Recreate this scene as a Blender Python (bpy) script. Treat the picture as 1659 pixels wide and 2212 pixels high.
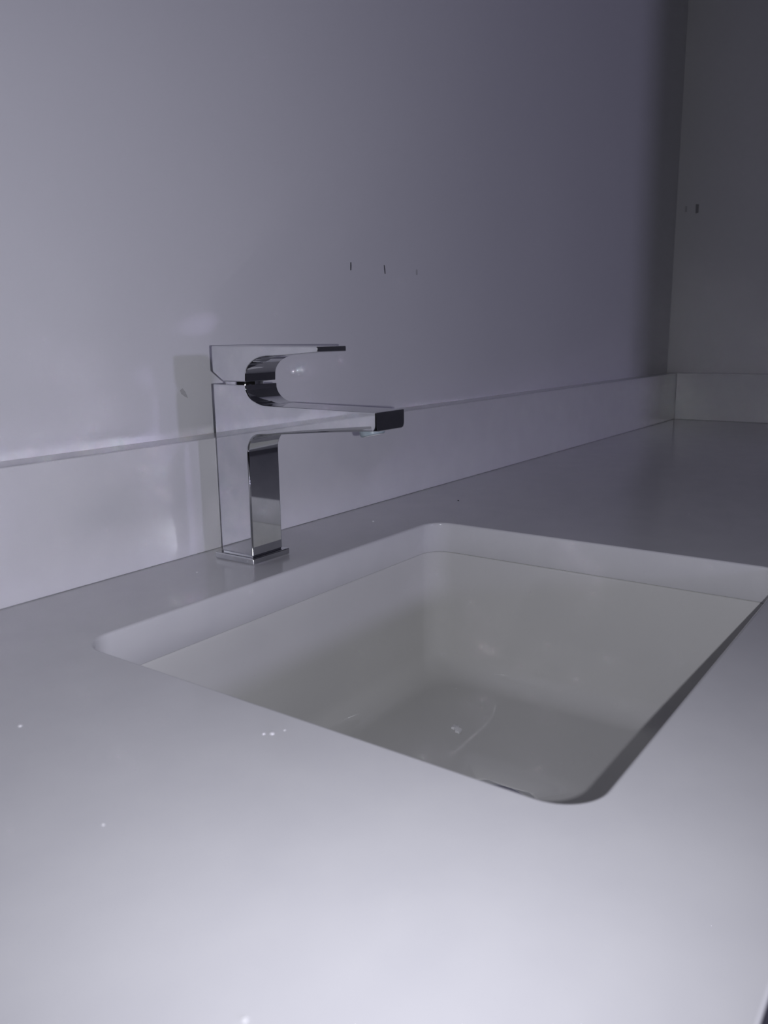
import bpy, bmesh, math, random
from mathutils import Vector, Matrix
from mathutils.geometry import tessellate_polygon

for o in list(bpy.data.objects):
    bpy.data.objects.remove(o, do_unlink=True)
scene = bpy.context.scene
COL = scene.collection
PI = math.pi

# ------------------------------------------------------------------ camera
# world: x runs along the back wall, y away from the viewer (face of the
# upstand is y = 0), z up (counter top is z = 0). Metres.
YAW, PITCH, ROLL = 0.62595, -0.20915, -0.0129
CAM = Vector((-0.46201, -0.54512, 0.18499))
fwd = Vector((math.cos(YAW)*math.cos(PITCH), math.sin(YAW)*math.cos(PITCH), math.sin(PITCH)))
r0 = Vector((math.sin(YAW), -math.cos(YAW), 0))
u0 = r0.cross(fwd)
rgt = math.cos(ROLL)*r0 + math.sin(ROLL)*u0
upv = -math.sin(ROLL)*r0 + math.cos(ROLL)*u0
camd = bpy.data.cameras.new('camera')
camd.sensor_fit = 'HORIZONTAL'
camd.sensor_width = 36.0
camd.lens = 36.0*1779.93/1659.0
camd.clip_start = 0.01
camd.dof.use_dof = True
camd.dof.focus_distance = 0.80
camd.dof.aperture_fstop = 18.0
cam = bpy.data.objects.new('camera', camd)
COL.objects.link(cam)
M = Matrix((rgt, upv, -fwd)).transposed().to_4x4()
M.translation = CAM
cam.matrix_world = M
scene.camera = cam

# ------------------------------------------------------------------ world and lights
world = bpy.data.worlds.new('dark_room')
scene.world = world
world.use_nodes = True
world.node_tree.nodes['Background'].inputs[0].default_value = (0.80, 0.79, 0.82, 1)
world.node_tree.nodes['Background'].inputs[1].default_value = 0.006

def add_light(name, kind, loc, energy, color, size):
    l = bpy.data.lights.new(name, kind)
    l.energy = energy
    l.color = color
    l.shadow_soft_size = size
    o = bpy.data.objects.new(name, l)
    COL.objects.link(o)
    o.location = loc
    return o

# the phone's flash, 2 cm to the right of the lens
flash = add_light('phone_flash', 'SPOT', (-0.448, -0.5585, 0.180), 7.1, (0.90, 0.90, 1.0), 0.002)
flash.data.spot_size = math.radians(122)
flash.data.spot_blend = 1.0
flash.rotation_euler = (fwd + 0.115*upv - 0.08*rgt).to_track_quat('-Z', 'Y').to_euler()
# a lamp standing about three metres behind, across the room
lamp = add_light('room_lamp', 'POINT', (-0.47, -3.05, 0.60), 42.0, (0.67, 0.64, 1.0), 0.11)

scene.cycles.blur_glossy = 0.0
scene.cycles.sample_clamp_indirect = 0.0
vs = scene.view_settings
vs.view_transform = 'Standard'
vs.look = 'None'
vs.exposure = 0.0
vs.gamma = 1.0
vs.use_curve_mapping = False

# ------------------------------------------------------------------ materials
def new_mat(name):
    m = bpy.data.materials.new(name)
    m.use_nodes = True
    nt = m.node_tree
    return m, nt, nt.nodes['Principled BSDF']

def noise(nt, scale, detail=3.0, rough=0.5, vec=None):
    n = nt.nodes.new('ShaderNodeTexNoise')
    n.inputs['Scale'].default_value = scale
    n.inputs['Detail'].default_value = detail
    n.inputs['Roughness'].default_value = rough
    if vec is None:
        tc = nt.nodes.new('ShaderNodeTexCoord')
        vec = tc.outputs['Object']
    nt.links.new(vec, n.inputs['Vector'])
    return n

def ramp(nt, src, a, b, p0=0.3, p1=0.7):
    r = nt.nodes.new('ShaderNodeValToRGB')
    r.color_ramp.elements[0].position = p0
    r.color_ramp.elements[1].position = p1
    r.color_ramp.elements[0].color = (*a, 1)
    r.color_ramp.elements[1].color = (*b, 1)
    nt.links.new(src, r.inputs[0])
    return r

def bump(nt, src, strength, dist):
    b = nt.nodes.new('ShaderNodeBump')
    b.inputs['Strength'].default_value = strength
    b.inputs['Distance'].default_value = dist
    nt.links.new(src, b.inputs['Height'])
    return b

def painted(name, ca, cb, scale, roughness, bs=0.0, bscale=400, spec=0.5):
    m, nt, p = new_mat(name)
    n = noise(nt, scale)
    r = ramp(nt, n.outputs['Fac'], ca, cb)
    nt.links.new(r.outputs['Color'], p.inputs['Base Color'])
    p.inputs['Roughness'].default_value = roughness
    p.inputs['Specular IOR Level'].default_value = spec
    if bs:
        n2 = noise(nt, bscale, 2)
        b = bump(nt, n2.outputs['Fac'], bs, 0.0005)
        nt.links.new(b.outputs['Normal'], p.inputs['Normal'])
    return m

WALL = painted('wall_paint', (0.70, 0.70, 0.715), (0.74, 0.74, 0.75), 2.2, 0.6, 0.08, 260, 0.3)
STONE = painted('white_stone', (0.675, 0.675, 0.685), (0.705, 0.705, 0.71), 30, 0.15, spec=0.5)
CERAMIC = painted('white_ceramic', (0.62, 0.62, 0.60), (0.65, 0.65, 0.625), 8, 0.02)
CARCASS = painted('cabinet_board', (0.30, 0.30, 0.31), (0.34, 0.34, 0.35), 5, 0.5)
FLOOR = painted('floor_screed', (0.10, 0.10, 0.105), (0.15, 0.15, 0.155), 3, 0.7)
PENCIL = painted('pencil_grey', (0.03, 0.03, 0.035), (0.06, 0.06, 0.065), 900, 0.7)
SMUDGE = painted('smudge_grey', (0.46, 0.46, 0.47), (0.54, 0.54, 0.55), 900, 0.8)
FAINT = painted('faint_dirt', (0.26, 0.26, 0.27), (0.34, 0.34, 0.35), 900, 0.8)
CRUMB = painted('plaster_crumb', (0.75, 0.75, 0.75), (0.85, 0.85, 0.85), 900, 0.8)
DARKDIRT = painted('dark_dirt', (0.05, 0.05, 0.05), (0.08, 0.08, 0.08), 900, 0.8)
PLASTIC = painted('aerator_plastic', (0.25, 0.31, 0.34), (0.34, 0.40, 0.43), 300, 0.35)
MESHG = painted('aerator_mesh', (0.55, 0.56, 0.57), (0.75, 0.75, 0.76), 1500, 0.5)

def chrome():
    m, nt, p = new_mat('polished_chrome')
    p.inputs['Metallic'].default_value = 1.0
    n = noise(nt, 55, 4, 0.6)
    r = ramp(nt, n.outputs['Fac'], (0.64, 0.65, 0.67), (0.70, 0.705, 0.72), 0.35, 0.6)
    nt.links.new(r.outputs['Color'], p.inputs['Base Color'])
    r2 = ramp(nt, n.outputs['Fac'], (0.046,)*3, (0.030,)*3, 0.35, 0.6)
    nt.links.new(r2.outputs['Color'], p.inputs['Roughness'])
    return m
CHROME = chrome()

def water():
    # a drop on white stone: the white shows through under a sharp gloss
    m, nt, p = new_mat('water_on_stone')
    n = noise(nt, 300, 1)
    r = ramp(nt, n.outputs['Fac'], (0.78, 0.78, 0.79), (0.82, 0.82, 0.83))
    nt.links.new(r.outputs['Color'], p.inputs['Base Color'])
    p.inputs['Roughness'].default_value = 0.03
    p.inputs['Coat Weight'].default_value = 1.0
    p.inputs['Coat Roughness'].default_value = 0.02
    return m
WATER = water()

# ------------------------------------------------------------------ helpers
def link(name, bm, mat, parent=None, smooth=False, loc=(0, 0, 0)):
    bmesh.ops.recalc_face_normals(bm, faces=bm.faces)
    me = bpy.data.meshes.new(name)
    bm.to_mesh(me)
    bm.free()
    if smooth:
        for f in me.polygons:
            f.use_smooth = True
    me.materials.append(mat)
    o = bpy.data.objects.new(name, me)
    COL.objects.link(o)
    o.location = loc
    if parent is not None:
        o.parent = parent
    return o

def tag(o, label, cat, group=None):
    o['label'] = label
    o['category'] = cat
    if group:
        o['group'] = group
    return o

def struct(o, label=None):
    o['kind'] = 'structure'
    if label:
        o['label'] = label
    return o

def empty(name, loc=(0, 0, 0)):
    e = bpy.data.objects.new(name, None)
    e.empty_display_size = 0.05
    COL.objects.link(e)
    e.location = loc
    return e

def box(bm, x0, x1, y0, y1, z0, z1):
    v = [bm.verts.new((x, y, z)) for x in (x0, x1) for y in (y0, y1) for z in (z0, z1)]
    for q in ((0, 1, 3, 2), (4, 6, 7, 5), (0, 4, 5, 1), (2, 3, 7, 6), (0, 2, 6, 4), (1, 5, 7, 3)):
        bm.faces.new([v[i] for i in q])

def add_bevel(o, w, seg=3, method='ANGLE', angle=30):
    b = o.modifiers.new('bevel', 'BEVEL')
    b.width = w
    b.segments = seg
    b.limit_method = method
    b.angle_limit = math.radians(angle)
    b.harden_normals = True
    for f in o.data.polygons:
        f.use_smooth = True
    return b

def rounded_rect(x0, x1, y0, y1, r, n=10):
    pts = []
    for cx, cy, a0 in ((x1-r, y1-r, 0), (x0+r, y1-r, 90), (x0+r, y0+r, 180), (x1-r, y0+r, 270)):
        for i in range(n+1):
            a = math.radians(a0 + 90.0*i/n)
            pts.append((cx+r*math.cos(a), cy+r*math.sin(a)))
    return pts

def ring(bm, pts, z):
    return [bm.verts.new((p[0], p[1], z)) for p in pts]

def bridge(bm, a, b):
    n = len(a)
    for i in range(n):
        bm.faces.new((a[i], a[(i+1) % n], b[(i+1) % n], b[i]))

# ------------------------------------------------------------------ dimensions
ST = 0.0305                     # thickness of the upstands
XE = 1.38877                    # face of the end upstand
H = 0.100                       # upstand height
WX, WY = XE+ST, ST              # wall faces
CF = -0.515                     # front edge of the counter
CT = 0.030                      # counter thickness
SX0, SX1, SY0, SY1 = -0.17867, 0.23504, -0.43702, -0.10381   # sink cut-out
XL = -1.45                      # left end of the counter, out of frame
FZ = -0.88                      # floor

# ------------------------------------------------------------------ room
bm = bmesh.new(); box(bm, XL-0.6, WX+0.12, WY, WY+0.12, FZ, 1.75)
wall_back = struct(link('wall_back', bm, WALL), 'smooth pale painted wall behind the tap')
bm = bmesh.new(); box(bm, WX, WX+0.12, -1.37, WY, FZ, 1.75)
wall_right = struct(link('wall_right', bm, WALL), 'shaded pale wall at the far end of the counter')
bm = bmesh.new(); box(bm, 0.52, WX, -1.37, -1.25, FZ, 1.75)  # out of view; added to keep the room lamp off the far end
struct(link('wall_shade', bm, WALL), 'unseen pale wall return opposite the tap wall, added to shade the far end')
bm = bmesh.new(); box(bm, XL-0.6, WX+0.12, -3.6, WY+0.12, FZ-0.05, FZ)
struct(link('floor', bm, FLOOR), 'dark floor below the counter')

# ------------------------------------------------------------------ counter
def make_counter():
    bm = bmesh.new()
    n = 12
    hole = rounded_rect(SX0, SX1, SY0, SY1, 0.022, n)
    e = 0.0022
    # rounded arris: rings from the top, out to in
    rings = []
    for k in range(5):
        a = PI/2*k/4
        off = e*(1-math.sin(a)); dz = -e*(1-math.cos(a))
        pts = rounded_rect(SX0-off, SX1+off, SY0-off, SY1+off, 0.022+off, n)
        rings.append(ring(bm, pts, dz))
    rings.append(ring(bm, hole, -CT+0.0006))
    pts = rounded_rect(SX0-0.0006, SX1+0.0006, SY0-0.0006, SY1+0.0006, 0.0226, n)
    rings.append(ring(bm, pts, -CT))
    for a, b in zip(rings, rings[1:]):
        bridge(bm, a, b)
    # outer outline with the same arris along the front edge
    xr, yb = XE+ST-0.0005, ST-0.0005
    f = 0.0012
    prof = [(CF+f, 0.0)]
    for k in range(1, 5):
        a = PI/2*k/4
        prof.append((CF+f-f*math.sin(a), -f+f*math.cos(a)))
    prof += [(CF+0.009, -CT)]        # front edge cut back towards the cabinet
    L = [bm.verts.new((XL, y, z)) for y, z in prof]
    R = [bm.verts.new((xr, y, z)) for y, z in prof]
    for i in range(len(prof)-1):
        bm.faces.new((L[i], L[i+1], R[i+1], R[i]))
    tb = [bm.verts.new((XL, yb, 0)), bm.verts.new((xr, yb, 0))]
    bb = [bm.verts.new((XL, yb, -CT)), bm.verts.new((xr, yb, -CT))]
    bm.faces.new((tb[0], tb[1], bb[1], bb[0]))
    bm.faces.new([tb[0], bb[0]] + L[::-1])
    bm.faces.new([tb[1]] + R + [bb[1]])
    # flat top and underside: four quarter sheets from the outline to each side of the hole
    def sheet(inner, c):   # c: corners (right-back, left-back, left-front, right-front)
        m = n+1
        q = [inner[i*m:(i+1)*m] for i in range(4)]
        for i in range(4):
            for j in range(n):
                bm.faces.new((c[i], q[i][j], q[i][j+1]))
            bm.faces.new((c[i], q[i][-1], q[(i+1) % 4][0], c[(i+1) % 4]))
    sheet(rings[0], (tb[1], tb[0], L[0], R[0]))
    sheet(rings[-1], (bb[1], bb[0], L[-1], R[-1]))
    o = link('countertop', bm, STONE)
    for p in o.data.polygons:
        p.use_smooth = p.area < 0.03 and abs(p.normal.z) < 0.995
    return o
counter = tag(make_counter(), 'polished white stone countertop with a rectangular sink cut-out', 'countertop')

# ------------------------------------------------------------------ upstands
bm = bmesh.new(); box(bm, XL, XE+ST-0.0005, 0, ST-0.0003, 0.0002, H)
o = link('backsplash', bm, STONE)
add_bevel(o, 0.0012, 2)
tag(o, 'long low white upstand on the counter along the wall behind the tap', 'backsplash')
bm = bmesh.new(); box(bm, XE, XE+ST-0.0003, CF, -0.0003, 0.0002, H)
o = link('backsplash', bm, STONE)
add_bevel(o, 0.0012, 2)
tag(o, 'short white upstand at the dark far end of the counter', 'backsplash')

# ------------------------------------------------------------------ cabinet below (carries the counter)
cab = empty('vanity_cabinet', (0, 0, FZ))
tag(cab, 'plain vanity cabinet carrying the white countertop', 'cabinet')
def cab_box(name, *d):
    bm = bmesh.new(); box(bm, *d)
    return link(name, bm, CARCASS, cab, loc=(0, 0, -FZ))
cab_box('side_panel', XL+0.01, XL+0.028, CF+0.03, ST-0.002, FZ+0.001, -CT-0.0005)
cab_box('side_panel', XE+ST-0.02, XE+ST-0.002, CF+0.03, ST-0.002, FZ+0.001, -CT-0.0005)
cab_box('front_panel', XL+0.03, XE+ST-0.022, CF+0.03, CF+0.048, FZ+0.08, -CT-0.0005)
cab_box('plinth', XL+0.03, XE+ST-0.022, CF+0.08, CF+0.098, FZ+0.001, FZ+0.078)

# ------------------------------------------------------------------ basin
def make_basin():
    root = empty('sink_basin', ((SX0+SX1)/2, (SY0+SY1)/2, -0.19))
    tag(root, 'rectangular white ceramic undermount sink set below the countertop', 'sink')
    inv = (-(SX0+SX1)/2, -(SY0+SY1)/2, 0.19)
    n = 12
    N = 4*(n+1)
    bm = bmesh.new()
    zr = -CT-0.0004
    ZF = -0.158
    FR = 0.026
    rings = []
    def rr(off, r, z):
        return ring(bm, rounded_rect(SX0-off, SX1+off, SY0-off, SY1+off, max(r, 0.002), n), z)
    # outer shell, bottom to top, over the flange, then down the inside
    rings.append(rr(0.004, 0.03, ZF-0.014))
    rings.append(rr(0.012, 0.034, ZF+0.02))
    rings.append(rr(0.013, 0.034, zr-0.014))
    rings.append(rr(0.026, 0.048, zr-0.012))
    rings.append(rr(0.026, 0.048, zr))
    rings.append(rr(0.0030, 0.0240, zr))
    for k in range(1, 4):
        a = PI/2*k/3
        rings.append(rr(0.0030-0.0020*math.sin(a), 0.0240-0.002*math.sin(a), zr-0.002*(1-math.cos(a))))
    draft = 0.004
    z1 = zr-0.002; z2 = ZF+FR
    for k in range(1, 7):
        t = k/6
        rings.append(rr(0.0010-draft*t, 0.022+0.003*t, z1+(z2-z1)*t))
    o0 = 0.0010-draft
    for k in range(1, 11):
        a = PI/2*k/10
        rings.append(rr(o0-FR*(1-math.cos(a)), 0.025+0.002*k/10, ZF+FR*(1-math.sin(a))))
    last = rings[-1]
    # floor, falling 3 mm towards the waste
    dc = (0.038, -0.279); dr = 0.0382
    L0 = [Vector(v.co) for v in last]
    def circ(r, z):
        out = []
        for v in L0:
            a = math.atan2(v.y-dc[1], v.x-dc[0])
            out.append(bm.verts.new((dc[0]+r*math.cos(a), dc[1]+r*math.sin(a), z)))
        return out
    for t in (0.25, 0.5, 0.75):
        rw = []
        for v in L0:
            a = math.atan2(v.y-dc[1], v.x-dc[0])
            e = Vector((dc[0]+dr*math.cos(a), dc[1]+dr*math.sin(a), 0))
            q = v.lerp(e, t)
            rw.append(bm.verts.new((q.x, q.y, ZF-0.002*t)))
        rings.append(rw)
    rings.append(circ(dr, ZF-0.002))
    rings.append(circ(dr-0.0015, ZF-0.0035))
    rings.append(circ(dr-0.002, ZF-0.012))
    for a, b in zip(rings, rings[1:]):
        bridge(bm, a, b)
    # underside
    under = [bm.verts.new((v.co.x, v.co.y, ZF-0.016)) for v in rings[-1]]
    bridge(bm, rings[-1], under)
    bridge(bm, under, rings[0])
    link('bowl', bm, CERAMIC, root, smooth=True, loc=inv)
    # waste: chrome flange with a recessed cup
    bm = bmesh.new()
    prof = [(0.0360, ZF-0.012), (0.0364, ZF-0.0032), (0.0360, ZF-0.0026), (0.026, ZF-0.0040),
            (0.022, ZF-0.010), (0.022, ZF-0.03), (0.0, ZF-0.03)]
    pr = None
    for r, z in prof:
        if r > 0:
            cr = [bm.verts.new((dc[0]+r*math.cos(2*PI*i/40), dc[1]+r*math.sin(2*PI*i/40), z)) for i in range(40)]
            if pr: bridge(bm, pr, cr)
            pr = cr
        else:
            bm.faces.new(pr)
    dr_o = link('drain', bm, CHROME, root, smooth=True, loc=inv)
    dr_o['label'] = 'recessed round metal drain'
    return root
make_basin()

# ------------------------------------------------------------------ tap
FX, W = 0.0148, 0.03706
FYF, FYR = -0.0639, -0.0274         # front and rear face of the column
PT = 0.00568

def arc(cx, cz, rx, rz, a0, a1, n):
    return [(cx+rx*math.cos(math.radians(a0+(a1-a0)*i/n)), cz+rz*math.sin(math.radians(a0+(a1-a0)*i/n))) for i in range(n+1)]

def fillet(pts):
    """pts: (y, z, r, rim): polygon corners; a corner with r > 0 becomes an arc. Returns (y, z, rim)."""
    out = []
    n = len(pts)
    for i, (y, z, r, rim) in enumerate(pts):
        if r <= 0:
            out.append((y, z, rim, None)); continue
        p = Vector((y, z)); a = Vector(pts[i-1][:2])-p; b = Vector(pts[(i+1) % n][:2])-p
        a.normalize(); b.normalize()
        half = a.angle(b)/2
        d = r/math.tan(half)
        c = p+(a+b).normalized()*(r/math.sin(half))
        s, e = p+a*d-c, p+b*d-c
        t0 = math.atan2(s.y, s.x); dt = math.atan2(e.y, e.x)-t0
        while dt > PI: dt -= 2*PI
        while dt < -PI: dt += 2*PI
        k = 6
        for j in range(k+1):
            t = t0+dt*j/k
            out.append((c.x+r*math.cos(t), c.y+r*math.sin(t), rim, (c.copy(), (a+b).normalized(), math.sin(half), r)))
    return out

def rounded_extrusion(name, prof, x0, x1, mat, parent, loc, K=7):
    """prof: (y, z, rim radius) outline, extruded along x with rounded rims and exact normals"""
    n = len(prof)
    pts = [Vector(p[:2]) for p in prof]
    area = sum(pts[i].x*pts[(i+1) % n].y-pts[(i+1) % n].x*pts[i].y for i in range(n))
    sg = 1.0 if area > 0 else -1.0
    nrm, mit = [], []
    for i in range(n):
        e0 = pts[i]-pts[i-1]; e1 = pts[(i+1) % n]-pts[i]
        n0 = Vector((e0.y, -e0.x))*sg; n1 = Vector((e1.y, -e1.x))*sg      # length-weighted
        u0, u1 = n0.normalized(), n1.normalized()
        w0, w1 = n0.length**2, n1.length**2
        nrm.append((u0*w0+u1*w1).normalized())
        m = (u0+u1).normalized()
        mit.append(m/max(0.5, m.dot(u0)))
    verts, norms, faces = [], [], []
    rings = []
    for side, xs in ((-1, x0), (1, x1)):
        seq = range(K+1) if side < 0 else range(K, -1, -1)
        for k in seq:
            t = PI/2*k/K
            base = len(verts)
            for i in range(n):
                r = prof[i][2]
                dd = r*(1-math.sin(t))
                q = pts[i]-mit[i]*dd
                if prof[i][3] is not None and dd > prof[i][3][3]:
                    c, bis, sh, fr = prof[i][3]
                    q = c+bis*((dd-fr)/sh)          # past the arc's centre the inset runs along the mitre
                verts.append((xs-side*r*(1-math.cos(t)), q.x, q.y))
                norms.append((side*math.cos(t), nrm[i].x*math.sin(t), nrm[i].y*math.sin(t)))
            rings.append(base)
    cap = []                                   # cap outline without the coincident points of the mitres
    for i in range(n):
        q = Vector(verts[rings[0]+i])
        if not cap or (q-Vector(verts[rings[0]+cap[-1]])).length > 1e-5:
            cap.append(i)
    for tri in tessellate_polygon([[Vector((verts[rings[0]+i][1], verts[rings[0]+i][2], 0)) for i in cap]]):
        tri = [cap[t] for t in tri]
        a2 = [Vector(verts[rings[0]+t][1:]) for t in tri]
        if ((a2[1]-a2[0]).x*(a2[2]-a2[0]).y-(a2[1]-a2[0]).y*(a2[2]-a2[0]).x)*sg < 0:
            tri = tri[::-1]
        faces.append([rings[0]+t for t in tri])
        faces.append([rings[-1]+t for t in tri[::-1]])
    for a, b in zip(rings, rings[1:]):
        for i in range(n):
            j = (i+1) % n
            faces.append([a+i, b+i, b+j, a+j])
    if sg > 0:
        faces = [f[::-1] for f in faces]
    for k, f in enumerate(faces):
        p0, p1, p2 = (Vector(verts[f[t]]) for t in (0, 1, 2))
        nn = (p1-p0).cross(p2-p0)
        if len(f) > 3:
            nn = nn+(p2-p0).cross(Vector(verts[f[3]])-p0)
        if nn.dot(sum((Vector(norms[t]) for t in f), Vector())) < 0:
            faces[k] = f[::-1]
    me = bpy.data.meshes.new(name)
    me.from_pydata(verts, [], faces)
    # orientation check against the analytic normals
    if sum(f.normal.dot(Vector(norms[f.vertices[0]])) for f in me.polygons) < 0:
        me.flip_normals()
    for f in me.polygons: f.use_smooth = True
    at = me.attributes.new('custom_normal', 'FLOAT_VECTOR', 'POINT')
    at.data.foreach_set('vector', [c for q in norms for c in Vector(q).normalized()])
    me.update()
    me.materials.append(mat)
    o = bpy.data.objects.new(name, me)
    COL.objects.link(o)
    o.parent = parent
    o.location = loc
    return o

tap = empty('basin_tap', (FX+W/2, (FYF+FYR)/2, 0))
tag(tap, 'square chrome single lever basin tap standing behind the sink', 'tap')
tap.rotation_euler = (0, 0, math.radians(0.6))      # set a little askew to the wall
TI = (-(FX+W/2), -(FYF+FYR)/2, 0)

# base plate
bm = bmesh.new(); box(bm, 0.0107, 0.0107+0.04527, -0.06827, -0.06827+0.04525, 0.0002, PT)
o = link('base_plate', bm, CHROME, tap, loc=TI)
add_bevel(o, 0.0010, 3)

# body: column and spout in one casting
R1, R2 = 0.0016, 0.0052             # rim radius of the column, of the spout's underside
pr = []
pr.append((FYR, PT+0.0008, 0.0004, R1))
pr.append((FYR, 0.1487, 0.0008, 0.0010))
pr.append((FYF-0.0008, 0.1487, 0.0008, 0.0010))
pr += [(y, z, 0, 0.0010) for y, z in arc(-0.0865, 0.1475, 0.0220, 0.0146, 0, -90, 24)[2:]]
pr.append((-0.1930, 0.1318, 0.0008, 0.0010))
for k in range(9):                  # lower corners of the tip face rounded in front view
    dzt = 0.0048*k/9
    pr.append((-0.1930, 0.1228-dzt, 0, 0.0010+0.0048*(1-math.sqrt(1-(dzt/0.0050)**2))))
pr.append((-0.1930, 0.1178, 0.0007, R2-0.0006))
for k in range(1, 25):
    t = k/24
    pr.append((-0.1930+t*(0.1930-0.0860), 0.1178-0.0085*t**1.15, 0, R2-(R2-0.0035)*t))
for i, (y, z) in enumerate(arc(-0.0785, 0.0943, 0.0146, 0.0146, 90, 0, 20)):
    pr.append((y, z, 0, 0.0035-(0.0035-R1)*min(1, i/14)))
pr.append((FYF, PT+0.0008, 0.0004, R1))
rounded_extrusion('body', fillet(pr), FX, FX+W, CHROME, tap, TI)

# shadow-gap foot between plate and column
bm = bmesh.new(); box(bm, FX+0.001, FX+W-0.001, FYF+0.001, FYR-0.001, PT, PT+0.0009)
link('foot', bm, CHROME, tap, loc=TI)

# round neck of the cartridge between body and handle
def lathe(prof, seg=48, cx=0, cy=0):
    bm = bmesh.new()
    prev = None
    for r, z in prof:
        cr = [bm.verts.new((cx+r*math.cos(2*PI*i/seg), cy+r*math.sin(2*PI*i/seg), z)) for i in range(seg)]
        if prev: bridge(bm, prev, cr)
        else: bm.faces.new(cr)
        prev = cr
    bm.faces.new(prev)
    return bm
NCX, NCY = FX+W/2, (FYF+FYR)/2
o = link('neck', lathe([(0.0158, 0.1478), (0.0158, 0.1520)], 64, NCX, NCY), CHROME, tap, loc=TI)
add_bevel(o, 0.0002, 1)

# handle: swung a touch further than the body
RH = 0.0012
hp = [(-0.0274, 0.1590, 0.0015, RH), (-0.0274, 0.1798, 0.0012, RH), (-0.1370, 0.1787, 0.0008, 0.0007), (-0.1370, 0.1746, 0.0008, 0.0007)]
for k in range(1, 9):
    t = k/9
    hp.append((-0.1370+t*0.040, 0.1746-0.0030*t, 0, 0.0007+0.0003*t))
hp += [(y, z, 0, 0.0010) for y, z in arc(-0.0880, 0.1563, 0.0240, 0.0153, 95, 0, 26)]
hp += [(-0.0638, 0.1510, 0.0006, RH), (-0.0395, 0.1510, 0.0015, RH)]
hp = [(y-NCY, z, r, q) for y, z, r, q in hp]
o = rounded_extrusion('handle', fillet(hp), -W/2, W/2, CHROME, tap, (0, 0, 0))
o.rotation_euler = (0, 0, math.radians(2.0))

# aerator, tilted outwards under the tip
bm = lathe([(0.0092, 0.010), (0.0098, 0.0035), (0.0093, 0.0004), (0.0080, 0.0)], 40)
ae = link('aerator', bm, PLASTIC, tap, smooth=False)
add_bevel(ae, 0.0003, 2, angle=20)
ae.rotation_euler = (math.radians(-13), 0, 0)
ae.location = Vector((NCX, -0.1768, 0.1128)) + Vector(TI)
ae['label'] = 'pale plastic aerator under the spout tip'
bm = lathe([(0.0076, 0.0004), (0.0073, -0.0003)], 32)
link('aerator_mesh', bm, MESHG, ae)

# ------------------------------------------------------------------ marks on the walls (children of the walls)
def mark(parent, name, loc, pts, mat, axis='y', th=0.0003):
    """thin raised mark; pts in the wall plane (u, z) around loc"""
    bm = bmesh.new()
    fr, bk = [], []
    for u, z in pts:
        if axis == 'y':
            fr.append(bm.verts.new((u, -th, z))); bk.append(bm.verts.new((u, 0.0002, z)))
        else:
            fr.append(bm.verts.new((-th, u, z))); bk.append(bm.verts.new((0.0002, u, z)))
    bm.faces.new(fr); bm.faces.new(bk[::-1])
    n = len(pts)
    for i in range(n):
        bm.faces.new((fr[i], fr[(i+1) % n], bk[(i+1) % n], bk[i]))
    return link(name, bm, mat, parent, loc=loc)
def tick(lean, h, w):
    return [(-w/2-lean*h, -h/2), (w/2-lean*h, -h/2), (w*0.7, 0), (w/2+lean*h, h/2), (-w/2+lean*h, h/2), (-w*0.6, 0)]
mark(wall_back, 'pencil_mark', (0.2781, WY, 0.2612), tick(0.02, 0.0085, 0.0013), PENCIL)
mark(wall_back, 'pencil_mark', (0.3415, WY, 0.2613), tick(-0.08, 0.0095, 0.0013), PENCIL)
mark(wall_back, 'pencil_mark', (0.4083, WY, 0.2618), tick(0.0, 0.0065, 0.003), SMUDGE)
mark(wall_back, 'scuff_mark', (0.0328, WY, 0.1383), [(-0.004, 0.003), (-0.001, 0.0045), (0.002, 0.001), (0.0045, -0.0045), (0.001, -0.003), (-0.003, 0.0)], SMUDGE)
mark(wall_right, 'scuff_mark', (WX, -0.0129, 0.4429), [(-0.003, -0.009), (0.003, -0.010), (0.0035, 0.009), (-0.003, 0.008)], FAINT, 'x')
mark(wall_right, 'scuff_mark', (WX, 0.0105, 0.4440), [(-0.002, -0.006), (0.002, -0.006), (0.0015, 0.006), (-0.002, 0.005)], SMUDGE, 'x')

# ------------------------------------------------------------------ small bits lying about
def crumb(seed, size, flat=0.6):
    rnd = random.Random(seed)
    bm = bmesh.new()
    bmesh.ops.create_icosphere(bm, subdivisions=2, radius=size)
    for v in bm.verts:
        k = 0.75+0.5*rnd.random()
        v.co = Vector((v.co.x*k, v.co.y*k, max(v.co.z*k*flat, -size*flat*0.5)))
    lo = min(v.co.z for v in bm.verts)
    for v in bm.verts: v.co.z -= lo
    return bm
def put_crumb(seed, loc, size, label, mat=CRUMB, flat=0.6):
    o = link('plaster_crumb' if mat is CRUMB else 'dirt_speck', crumb(seed, size, flat), mat, loc=loc)
    return tag(o, label, 'crumb' if mat is CRUMB else 'speck')

def drop(size, h, squash=0.75):
    bm = bmesh.new()
    seg, lev = 20, 6
    prev = None
    for k in range(lev):
        a = PI/2*k/lev
        cr = [bm.verts.new((size*math.cos(a)*math.cos(2*PI*i/seg), size*squash*math.cos(a)*math.sin(2*PI*i/seg), h*math.sin(a))) for i in range(seg)]
        if prev: bridge(bm, prev, cr)
        else: bm.faces.new(cr[::-1])
        prev = cr
    t = bm.verts.new((0, 0, h))
    for i in range(seg): bm.faces.new((prev[i], prev[(i+1) % seg], t))
    return bm
def put_drop(loc, size, h, label, rz=0.0, on_wall=False):
    o = link('water_drop', drop(size, h), WATER, smooth=True, loc=loc)
    o.rotation_euler = (math.radians(90), 0, 0) if on_wall else (0, 0, rz)
    return tag(o, label, 'drop')

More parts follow.
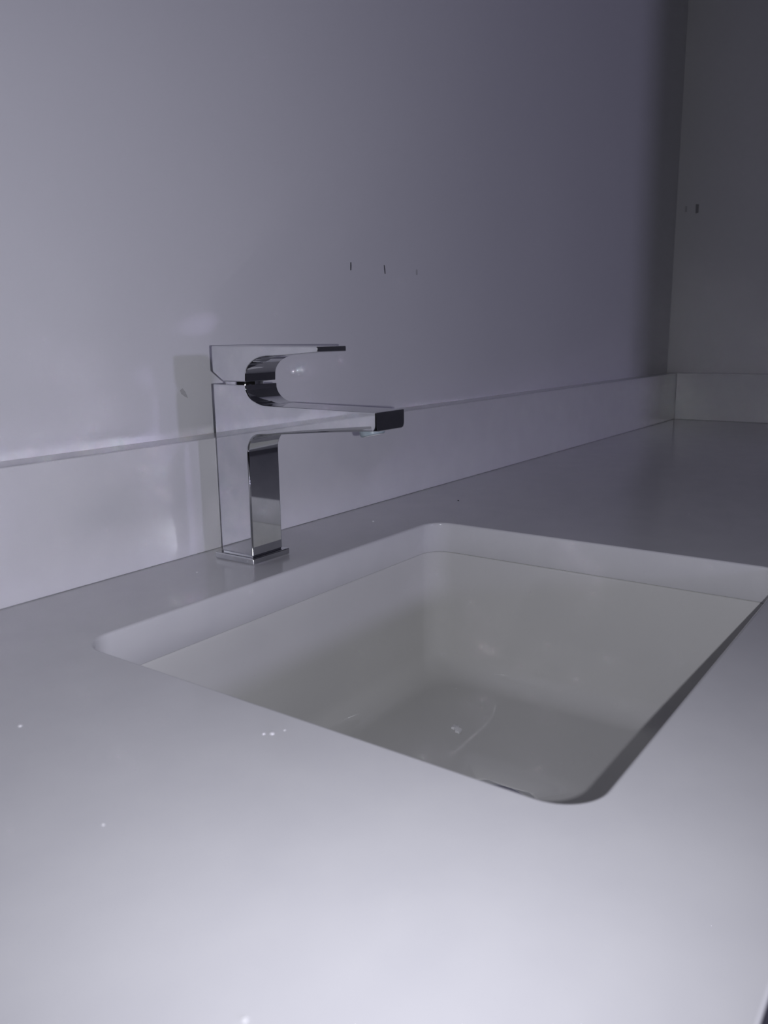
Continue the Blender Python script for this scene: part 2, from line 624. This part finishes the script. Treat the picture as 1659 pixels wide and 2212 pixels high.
put_crumb(1, (-0.2638, -0.1792, 0), 0.0010, 'tiny white plaster crumb on the counter at the left, far from the sink')
put_crumb(2, (-0.2924, -0.2852, 0), 0.0006, 'faint pale crumb on the near counter left of the sink')
put_crumb(3, (-0.3280, -0.3984, 0), 0.0009, 'white crumb on the counter at the bottom edge of the picture')
put_crumb(4, (0.1993, -0.0531, 0), 0.0011, 'white crumb on the counter strip between tap and back corner of the sink')
put_crumb(5, (0.3398, -0.0709, 0), 0.0010, 'dark speck on the counter beyond the far corner of the sink', DARKDIRT)
put_crumb(6, (-0.0294, -0.0442, 0), 0.0007, 'pale crumb on the counter just left of the tap base')
put_drop((-0.2016, -0.2842, 0), 0.0011, 0.0006, 'leftmost of three clear water drops on the counter before the sink', 0.3)
put_drop((-0.1990, -0.2872, 0), 0.0017, 0.0008, 'largest of three clear water drops on the counter before the sink', 0.9)
put_drop((-0.1931, -0.2899, 0), 0.0008, 0.0004, 'smallest of three clear water drops, nearest the sink edge', 0.1)

# flake of plaster lying in the sink
def flake():
    bm = bmesh.new()
    rnd = random.Random(11)
    out = [(-0.0075, 0.001), (-0.004, 0.0035), (0.001, 0.0025), (0.0035, 0.0045), (0.0075, 0.0005), (0.004, -0.0035), (0.001, -0.002), (-0.003, -0.0035)]
    T = [bm.verts.new((x, y, 0.0012+0.0016*rnd.random())) for x, y in out]
    B = [bm.verts.new((x, y, 0.0)) for x, y in out]
    c = bm.verts.new((0, 0, 0.0032)); d = bm.verts.new((0, 0, 0))
    n = len(out)
    for i in range(n):
        j = (i+1) % n
        bm.faces.new((T[i], T[j], c)); bm.faces.new((B[j], B[i], d)); bm.faces.new((T[i], B[i], B[j], T[j]))
    return bm
o = link('plaster_flake', flake(), CRUMB, loc=(0.125, -0.1984, -0.1588))
o.rotation_euler = (0, 0, 0.9)
tag(o, 'small jagged plaster flake lying on the sink floor', 'flake')
put_crumb(7, (0.1993, -0.1527, -0.1582), 0.0007, 'tiny white crumb in the far back corner of the sink floor')
